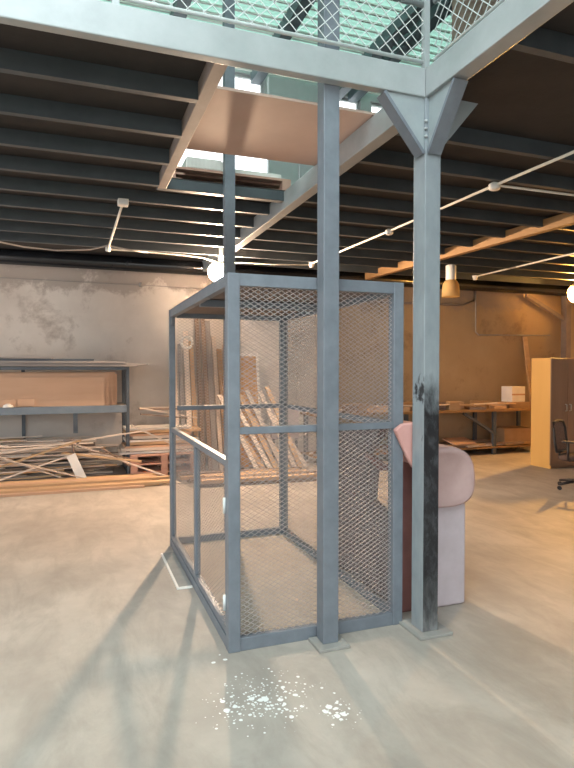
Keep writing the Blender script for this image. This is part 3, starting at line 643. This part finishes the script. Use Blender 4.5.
# ================================================================== CABINET
t = thing('cabinet', 'tall two door office cabinet with sides coloured as lamplit and doors as shaded', 'cabinet', (7.55, 7.5, 0))
c0, c1, d0, d1, hz = 7.20, 7.90, 7.295, 7.725, 1.795
b = MB().box(c0, c0 + .02, d0 + .02, d1, 0, hz).box(c1 - .02, c1, d0 + .02, d1, 0, hz).box(c0 + .02, c1 - .02, d0 + .02, d1, hz - .02, hz).box(c0 + .02, c1 - .02, d0 + .02, d1, .05, .07).box(c0 + .02, c1 - .02, d1 - .01, d1, .07, hz - .02)
b.build('carcass', M_cab, t, bevel=.002)
box(c0 + .02, c1 - .02, d0 + .05, d0 + .065, 0, .05).build('plinth', M_cabf, t)
xm = (c0 + c1) / 2
for a, b_, hx in ((c0 + .002, xm - .002, xm - .045), (xm + .002, c1 - .002, xm + .045)):
    dr = box(a, b_, d0, d0 + .018, .055, hz - .003).build('door', M_cabf, t, bevel=.002)
    MB().tube([(hx, d0, .93), (hx, d0 - .028, .935), (hx, d0 - .028, 1.035), (hx, d0, 1.04)], .009).build('handle', M_chrome, dr)
box(c0 + .002, c0 + .02, d0 - .004 + .004, d0 + .02, .0, .05).build('foot_edge', M_cab, t)

# ================================================================== OFFICE CHAIR
cx, cy = 6.34, 5.92
t = thing('office_chair', 'dark office chair with mesh back on a star base at the right edge', 'chair', (cx, cy, 0))
def rot(p, a): return Vector((cx + p[0] * math.cos(a) - p[1] * math.sin(a), cy + p[0] * math.sin(a) + p[1] * math.cos(a), p[2]))
A = R(25)
def rr(pts): return [rot(p, A) for p in pts]
for k in range(5):
    an = 2 * math.pi * k / 5 + R(170) - A
    e = (.29 * math.cos(an), .29 * math.sin(an))
    lg = MB().tube(rr([(0, 0, .11), (e[0] * .5, e[1] * .5, .10), (e[0], e[1], .075)]), [.026, .022, .015]).build('base_leg', M_black, t)
    d = Vector((math.cos(an + 1.2), math.sin(an + 1.2), 0)) * .016
    MB().tube(rr([(e[0] - d.x, e[1] - d.y, .028), (e[0] + d.x, e[1] + d.y, .028)]), .027, 12).build('caster', M_black, lg)
MB().tube(rr([(0, 0, .08), (0, 0, .40)]), .026).build('gas_stem', M_black, t)
s = MB(); sp = []
for i in range(24):
    a = 2 * math.pi * i / 24; ex = .62
    cxx = math.copysign(abs(math.cos(a)) ** ex, math.cos(a)) * .235; cyy = math.copysign(abs(math.sin(a)) ** ex, math.sin(a)) * .23
    sp.append((cxx, cyy))
s.add([rot((x, y, .395), A) for x, y in sp] + [rot((x * 1.03, y * 1.03, .43), A) for x, y in sp] + [rot((x * .9, y * .9, .465), A) for x, y in sp], [(i + 24 * j, (i + 1) % 24 + 24 * j, (i + 1) % 24 + 24 * (j + 1), i + 24 * (j + 1)) for j in range(2) for i in range(24)] + [tuple(range(24))[::-1], tuple(range(48, 72))], True)
s.build('seat', M_chairf, t)
bk = [(-.2, .22, .50), (-.215, .24, .62), (-.21, .26, .80), (-.17, .275, .89), (0, .285, .905), (.17, .275, .89), (.21, .26, .80), (.215, .24, .62), (.2, .22, .50), (0, .235, .485), (-.2, .22, .50)]
MB().tube(rr(bk), .018).build('back_frame', M_black, t)
g = MB()
for i in range(22):
    x = -.19 + .38 * i / 21; g.bar(rot((x, .235, .50), A), rot((x, .28, .885), A), .004, .004)
for i in range(20):
    zz = .51 + .37 * i / 19; yy = .235 + .045 * (zz - .5) / .385; g.bar(rot((-.2, yy, zz), A), rot((.2, yy, zz), A), .004, .004)
g.build('back_mesh', M_chairf, t)
MB().tube(rr([(0, .05, .385), (0, .25, .40), (0, .262, .52)]), .022).build('back_bracket', M_black, t)
for sx in (-1, 1):
    MB().tube(rr([(sx * .2, .05, .40), (sx * .27, .05, .42), (sx * .275, .05, .64)]), .016).build('arm_post', M_black, t)
    MB().obox(rot((sx * .275, .0, .655), A), (.05, .24, .025), (0, 0, A)).build('arm_pad', M_black, t, bevel=.008)

# ================================================================== SOFA BESIDE THE CAGE
t = thing('sofa', 'old lilac and pink upholstered sofa with rolled arm standing between cage and column', 'sofa', (2.35, 3.9, 0))
sx0, sx1, sy0, sy1 = 1.945, 2.50, 3.27, 4.40
box(2.135, sx1, sy0, sy0 + .30, .0, .70).build('arm_panel', M_lilac, t, bevel=.02, seg=4)
box(sx0, 2.133, sy0 + .015, sy0 + .065, .0, 1.0).build('arm_side', M_maroon, t, bevel=.01)
r = MB(); prof = []; n = 32; RX = 2.30
for i in range(n):
    a = 2 * math.pi * i / n; ca, sa = math.cos(a), math.sin(a)
    prof.append((RX + math.copysign(abs(ca) ** .7, ca) * (.242 - .02 * sa), .885 + math.copysign(abs(sa) ** .72, sa) * .205))
secs = [(sy0 - .035, .78), (sy0 - .06, .88), (sy0 - .045, .96), (sy0 + .01, 1.0), (sy0 + .28, 1.0), (sy0 + .31, .93)]
vs = []
for y, k in secs: vs += [(RX + (x - RX) * k, y, .885 + (z - .885) * k) for x, z in prof if True]
fs = [(j * n + i, j * n + (i + 1) % n, (j + 1) * n + (i + 1) % n, (j + 1) * n + i) for j in range(len(secs) - 1) for i in range(n)] + [tuple(range(n))[::-1], tuple(range((len(secs) - 1) * n, len(secs) * n))]
k0 = [v for v in vs]
r.add([(max(x, 2.10), y, z) for x, y, z in vs], fs, True); r.build('rolled_arm', M_pink, t)
box(2.14, sx1 - .02, sy0 + .31, sy1 - .30, .06, .38).build('seat_base', M_greyup, t, bevel=.03, seg=3)
box(2.03, 2.13, sy1 - .34, sy1 - .02, .0, 1.02).build('backrest', M_greyup, t, bevel=.05, seg=4)
q = [(3.44, 1.22), (3.71, .99), (3.60, .91), (3.64, .68), (3.375, .615), (3.337, .50), (3.337, .05), (4.38, .05), (4.38, 1.12), (3.9, 1.20)]
MB().prism([(sx0 + .005, y, z) for y, z in q], (.07, 0, 0)).build('side_panel', M_lilacg, t, bevel=.006)
q = [(3.337, .935), (3.48, .915), (3.61, .955), (3.69, .98), (3.69, 1.0), (3.60, .985), (3.48, .955), (3.337, .97)]
MB().prism([(sx0, y, z) for y, z in q], (.05, 0, 0)).build('side_rail', M_maroon, t)
t = thing('cushion', 'pink cushion standing on the sofa, its pointed corner hanging before the cage post', 'cushion', (2.03, 3.25, 1.0))
o = MB(); o.prism([(1.942, 3.148, 1.05), (1.942, 3.148, 1.245), (2.03, 3.148, 1.27), (2.12, 3.148, 1.24), (2.12, 3.148, 1.003), (1.99, 3.148, 1.003)], (0, .20, 0)); o.build('cushion_body', M_cush, t, bevel=.02, seg=3)
o = MB(); o.prism([(1.842, 3.10, 1.232), (1.895, 3.10, 1.268), (1.97, 3.10, 1.272), (2.06, 3.10, 1.25), (2.03, 3.10, 1.02), (1.975, 3.10, .985), (1.94, 3.10, 1.04)], (0, .036, 0)); o.build('corner_flap', M_cush, t, bevel=.01, seg=3)

for o in bpy.data.objects:
    if '_base' in o: del o['_base']
